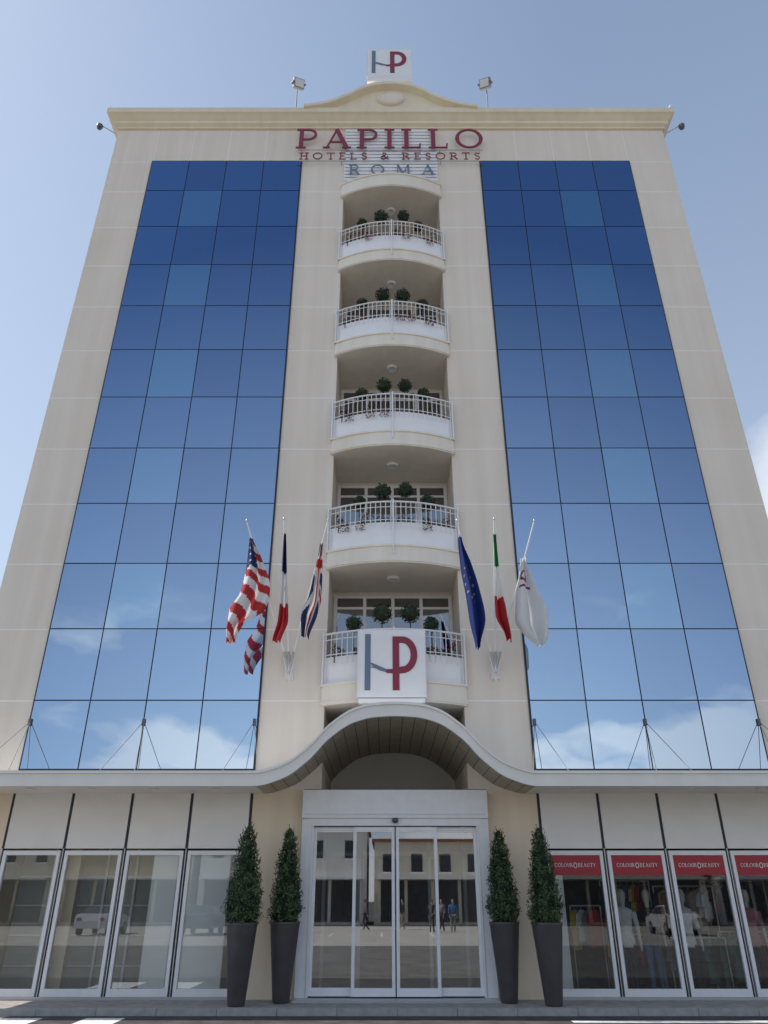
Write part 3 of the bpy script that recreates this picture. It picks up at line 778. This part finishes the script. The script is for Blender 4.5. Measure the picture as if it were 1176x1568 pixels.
CARS=[mat('car_paint_a',(0.6,0.6,0.62),0.25,0.3),mat('car_paint_b',(0.05,0.06,0.09),0.25,0.3),mat('car_paint_c',(0.65,0.65,0.64),0.25),mat('car_paint_d',(0.3,0.03,0.03),0.25)]
TYRE=mat('tyre',(0.02,0.02,0.02),0.8)
def car(x,y,mt):
    e=empty('parked_car',(x,y,-0.1)); b=MB()
    prof=[(-2.1,0.35),(-2.12,0.62),(-2.0,0.82),(-1.2,0.95),(-0.55,1.42),(0.75,1.46),(1.45,1.05),(2.0,0.98),(2.1,0.70),(2.1,0.35)]
    def wy(z): return 0.86 if z<0.97 else 0.86-0.28*(z-0.97)/0.5
    L=[Vector((wy(z)*-1,p,z)) for p,z in prof]; Rr=[Vector((wy(z),p,z)) for p,z in prof]
    b.face(L,mt); b.face(Rr[::-1],mt)
    for i in range(len(prof)):
        j=(i+1)%len(prof); b.face([L[i],Rr[i],Rr[j],L[j]],OPG if i in (3,5) else mt)
    for s in (-1,1):
        b.face([(s*(wy(1.0)+0.012),-1.0,1.0),(s*(wy(1.38)+0.012),-0.5,1.38),(s*(wy(1.40)+0.012),0.68,1.40),(s*(wy(1.02)+0.012),1.35,1.04)],OPG)
        for yy_ in (-1.3,1.3): b.tube((s*0.70,yy_,0.32),(s*0.88,yy_,0.32),0.32,0.32,18,TYRE); b.tube((s*0.881,yy_,0.32),(s*0.89,yy_,0.32),0.19,0.19,12,METAL)
        b.box(s*0.5,s*0.75,-2.13,-2.10,0.6,0.74,WHITE); b.box(s*0.5,s*0.75,2.08,2.12,0.72,0.86,FR)
    b.build('body',e)
for i,x in enumerate((-16,-10.4,16)): car(x,-31.5,CARS[i%3])

# passers-by across the forecourt
PSKIN=mat('skin',(0.50,0.32,0.23),0.6); HAIR=mat('hair_dark',(0.03,0.02,0.015),0.7)
def skin_part(name,parent,vs,es,rad,mt):
    me=bpy.data.meshes.new(name); me.from_pydata(vs,es,[]); me.materials.append(mt)
    o=bpy.data.objects.new(name,me); scene.collection.objects.link(o); o.parent=parent
    o.modifiers.new('skin','SKIN')
    if me.skin_vertices:
        for i,r in enumerate(rad): me.skin_vertices[0].data[i].radius=(r,r)
        me.skin_vertices[0].data[0].use_root=True
    sb=o.modifiers.new('sub','SUBSURF'); sb.levels=1; sb.render_levels=1
    o.modifiers['skin'].use_smooth_shade=True
def person(x,y,top,bot,ang,sw):
    e=empty('person',(x,y,-0.096)); e.rotation_euler=(0,0,ang)
    skin_part('trousers',e,[(0,0,0.95),(-0.09,0,0.88),(-0.10,-0.08*sw,0.48),(-0.10,0.10*sw,0.08),(-0.10,-0.06+0.10*sw,0.05),(0.09,0,0.88),(0.10,0.12*sw,0.48),(0.10,0.0-0.18*sw,0.08),(0.10,-0.08-0.18*sw,0.05)],
        [(0,1),(1,2),(2,3),(3,4),(0,5),(5,6),(6,7),(7,8)],[0.13,0.095,0.065,0.05,0.045,0.095,0.065,0.05,0.045],bot)
    skin_part('jacket',e,[(0,0,0.96),(0,0,1.15),(0,0,1.36),(0,0,1.46),(-0.19,0,1.40),(-0.24,0.05*sw,1.13),(-0.23,-0.10,0.90),(0.19,0,1.40),(0.24,-0.05*sw,1.13),(0.23,-0.12,0.92)],
        [(0,1),(1,2),(2,3),(2,4),(4,5),(5,6),(2,7),(7,8),(8,9)],[0.14,0.13,0.14,0.06,0.07,0.05,0.04,0.07,0.05,0.04],top)
    b=MB()
    b.lathe((0,-0.01,1.46),[(0.045,-0.02),(0.045,0.06),(0.06,0.09),(0.077,0.16),(0.075,0.22),(0.05,0.27),(0.01,0.285)],12,PSKIN,0.95,1.15)
    b.lathe((0,0.015,1.47),[(0.082,0.13),(0.085,0.20),(0.07,0.26),(0.01,0.295)],12,HAIR,0.97,1.15)
    b.lathe((0,-0.10,1.58),[(0.004,0.02),(0.012,-0.01),(0.005,-0.02)],6,PSKIN)
    for s,hx,hy,hz in ((-1,-0.23,-0.11,0.87),(1,0.23,-0.13,0.89)):
        b.tube((hx,hy,hz),(hx,hy-0.01,hz-0.09),0.032,0.026,8,PSKIN)
        for k in range(4): b.tube((hx,hy-0.03+0.018*k,hz-0.08),(hx-0.01*s,hy-0.035+0.018*k,hz-0.165+0.006*abs(k-1)),0.009,0.007,5,PSKIN)
        b.tube((hx-0.0,hy-0.03,hz-0.03),(hx-0.02*s,hy-0.06,hz-0.09),0.010,0.008,5,PSKIN)
    b.build('head_and_hands',e)
for (x,y,t,bt,a,sw) in ((-5.4,-34,CLOTH[1],CLOTH[3],3.3,1),(-4.7,-35,CLOTH[4],CLOTH[1],2.8,0.3),(-1.4,-38,CLOTH[8],CLOTH[1],1.6,1.2),(2.6,-34,CLOTH[1],CLOTH[1],0.4,0.3),(3.3,-35.5,CLOTH[8],CLOTH[1],3.9,0.8),(3.9,-34.5,CLOTH[3],CLOTH[8],3.1,0.5),(1.0,-39,CLOTH[1],CLOTH[4],4.7,1.3)):
    person(x,y,t,bt,a,sw)

# ------------------------------------------------------------ light and sky
SAZ=math.radians(-86); SEL=math.radians(50)
sv=Vector((math.sin(SAZ)*math.cos(SEL),math.cos(SAZ)*math.cos(SEL),math.sin(SEL)))
ld=bpy.data.lights.new('sun','SUN'); ld.energy=5.0; ld.angle=math.radians(0.5); ld.color=(1,0.95,0.87)
lo=bpy.data.objects.new('sun',ld); scene.collection.objects.link(lo); lo.rotation_euler=sv.to_track_quat('Z','Y').to_euler(); lo.location=(0,0,40)
w=bpy.data.worlds.new('World'); scene.world=w; w.use_nodes=True; nt=w.node_tree
bg=nt.nodes['Background']; bg.inputs['Strength'].default_value=0.15
sky=nt.nodes.new('ShaderNodeTexSky'); sky.sky_type='NISHITA'; sky.sun_disc=False; sky.sun_elevation=SEL; sky.sun_rotation=SAZ
sky.air_density=1.0; sky.dust_density=1.0; sky.ozone_density=1.3
def N_(t): return nt.nodes.new(t)
def L_(a,b): nt.links.new(a,b)
def MR(src,a,b_,c=0.0,d=1.0):
    r=N_('ShaderNodeMapRange'); r.inputs['From Min'].default_value=a; r.inputs['From Max'].default_value=b_; r.inputs['To Min'].default_value=c; r.inputs['To Max'].default_value=d
    L_(src,r.inputs['Value']); return r.outputs[0]
def M2(op,a,b_):
    m=N_('ShaderNodeMath'); m.operation=op
    for i,q in enumerate((a,b_)):
        if isinstance(q,(int,float)): m.inputs[i].default_value=q
        else: L_(q,m.inputs[i])
    return m.outputs[0]
tc=N_('ShaderNodeTexCoord')
mp=N_('ShaderNodeMapping'); mp.inputs['Scale'].default_value=(1.0,1.0,2.4)
L_(tc.outputs['Generated'],mp.inputs['Vector'])
n=N_('ShaderNodeTexNoise'); n.inputs['Scale'].default_value=4.2; n.inputs['Detail'].default_value=10; n.inputs['Roughness'].default_value=0.52
L_(mp.outputs['Vector'],n.inputs['Vector'])
sep=N_('ShaderNodeSeparateXYZ'); L_(tc.outputs['Generated'],sep.inputs[0])
hz=M2('ADD',MR(sep.outputs['Z'],0.0,0.9,0.80,0.20),M2('MULTIPLY',MR(sep.outputs['Y'],-0.4,0.4),MR(sep.outputs['X'],0.2,-0.7,0.0,0.28)))
hz=M2('MINIMUM',hz,0.92)
hm=N_('ShaderNodeMix'); hm.data_type='RGBA'; hm.inputs[7].default_value=(4.2,5.05,6.3,1)
L_(hz,hm.inputs[0]); L_(sky.outputs[0],hm.inputs[6])
# cumulus bank low in the sky, denser near the horizon
thr=MR(sep.outputs['Z'],0.10,0.32,0.39,0.60)
cl=M2('MULTIPLY',M2('SUBTRACT',n.outputs['Fac'],thr),10.0)
cl=M2('MINIMUM',M2('MAXIMUM',cl,0.0),1.0)
cl=M2('MULTIPLY',cl,MR(sep.outputs['Z'],0.36,0.28))
dp=N_('ShaderNodeVectorMath'); dp.operation='DOT_PRODUCT'; L_(tc.outputs['Generated'],dp.inputs[0]); dp.inputs[1].default_value=(0.492,0.748,0.445)
n2=N_('ShaderNodeTexNoise'); n2.inputs['Scale'].default_value=9; n2.inputs['Detail'].default_value=8; L_(tc.outputs['Generated'],n2.inputs['Vector'])
cu=MR(M2('ADD',dp.outputs['Value'],M2('MULTIPLY',n2.outputs['Fac'],0.010)),1.0008,1.0045,0.0,0.6)
cl=M2('MAXIMUM',cl,cu)
mx=N_('ShaderNodeMix'); mx.data_type='RGBA'; mx.inputs[7].default_value=(6.9,7.0,7.2,1)
L_(cl,mx.inputs[0]); L_(hm.outputs[2],mx.inputs[6]); L_(mx.outputs[2],bg.inputs['Color'])

# ------------------------------------------------------------ camera
cd=bpy.data.cameras.new('camera'); cd.sensor_fit='VERTICAL'; cd.sensor_height=36; cd.lens=25.99; cd.clip_end=3000
co=bpy.data.objects.new('camera',cd); scene.collection.objects.link(co)
co.location=(-0.22,-15.97,1.6); co.rotation_euler=(math.radians(117.7),0,0)
scene.camera=co
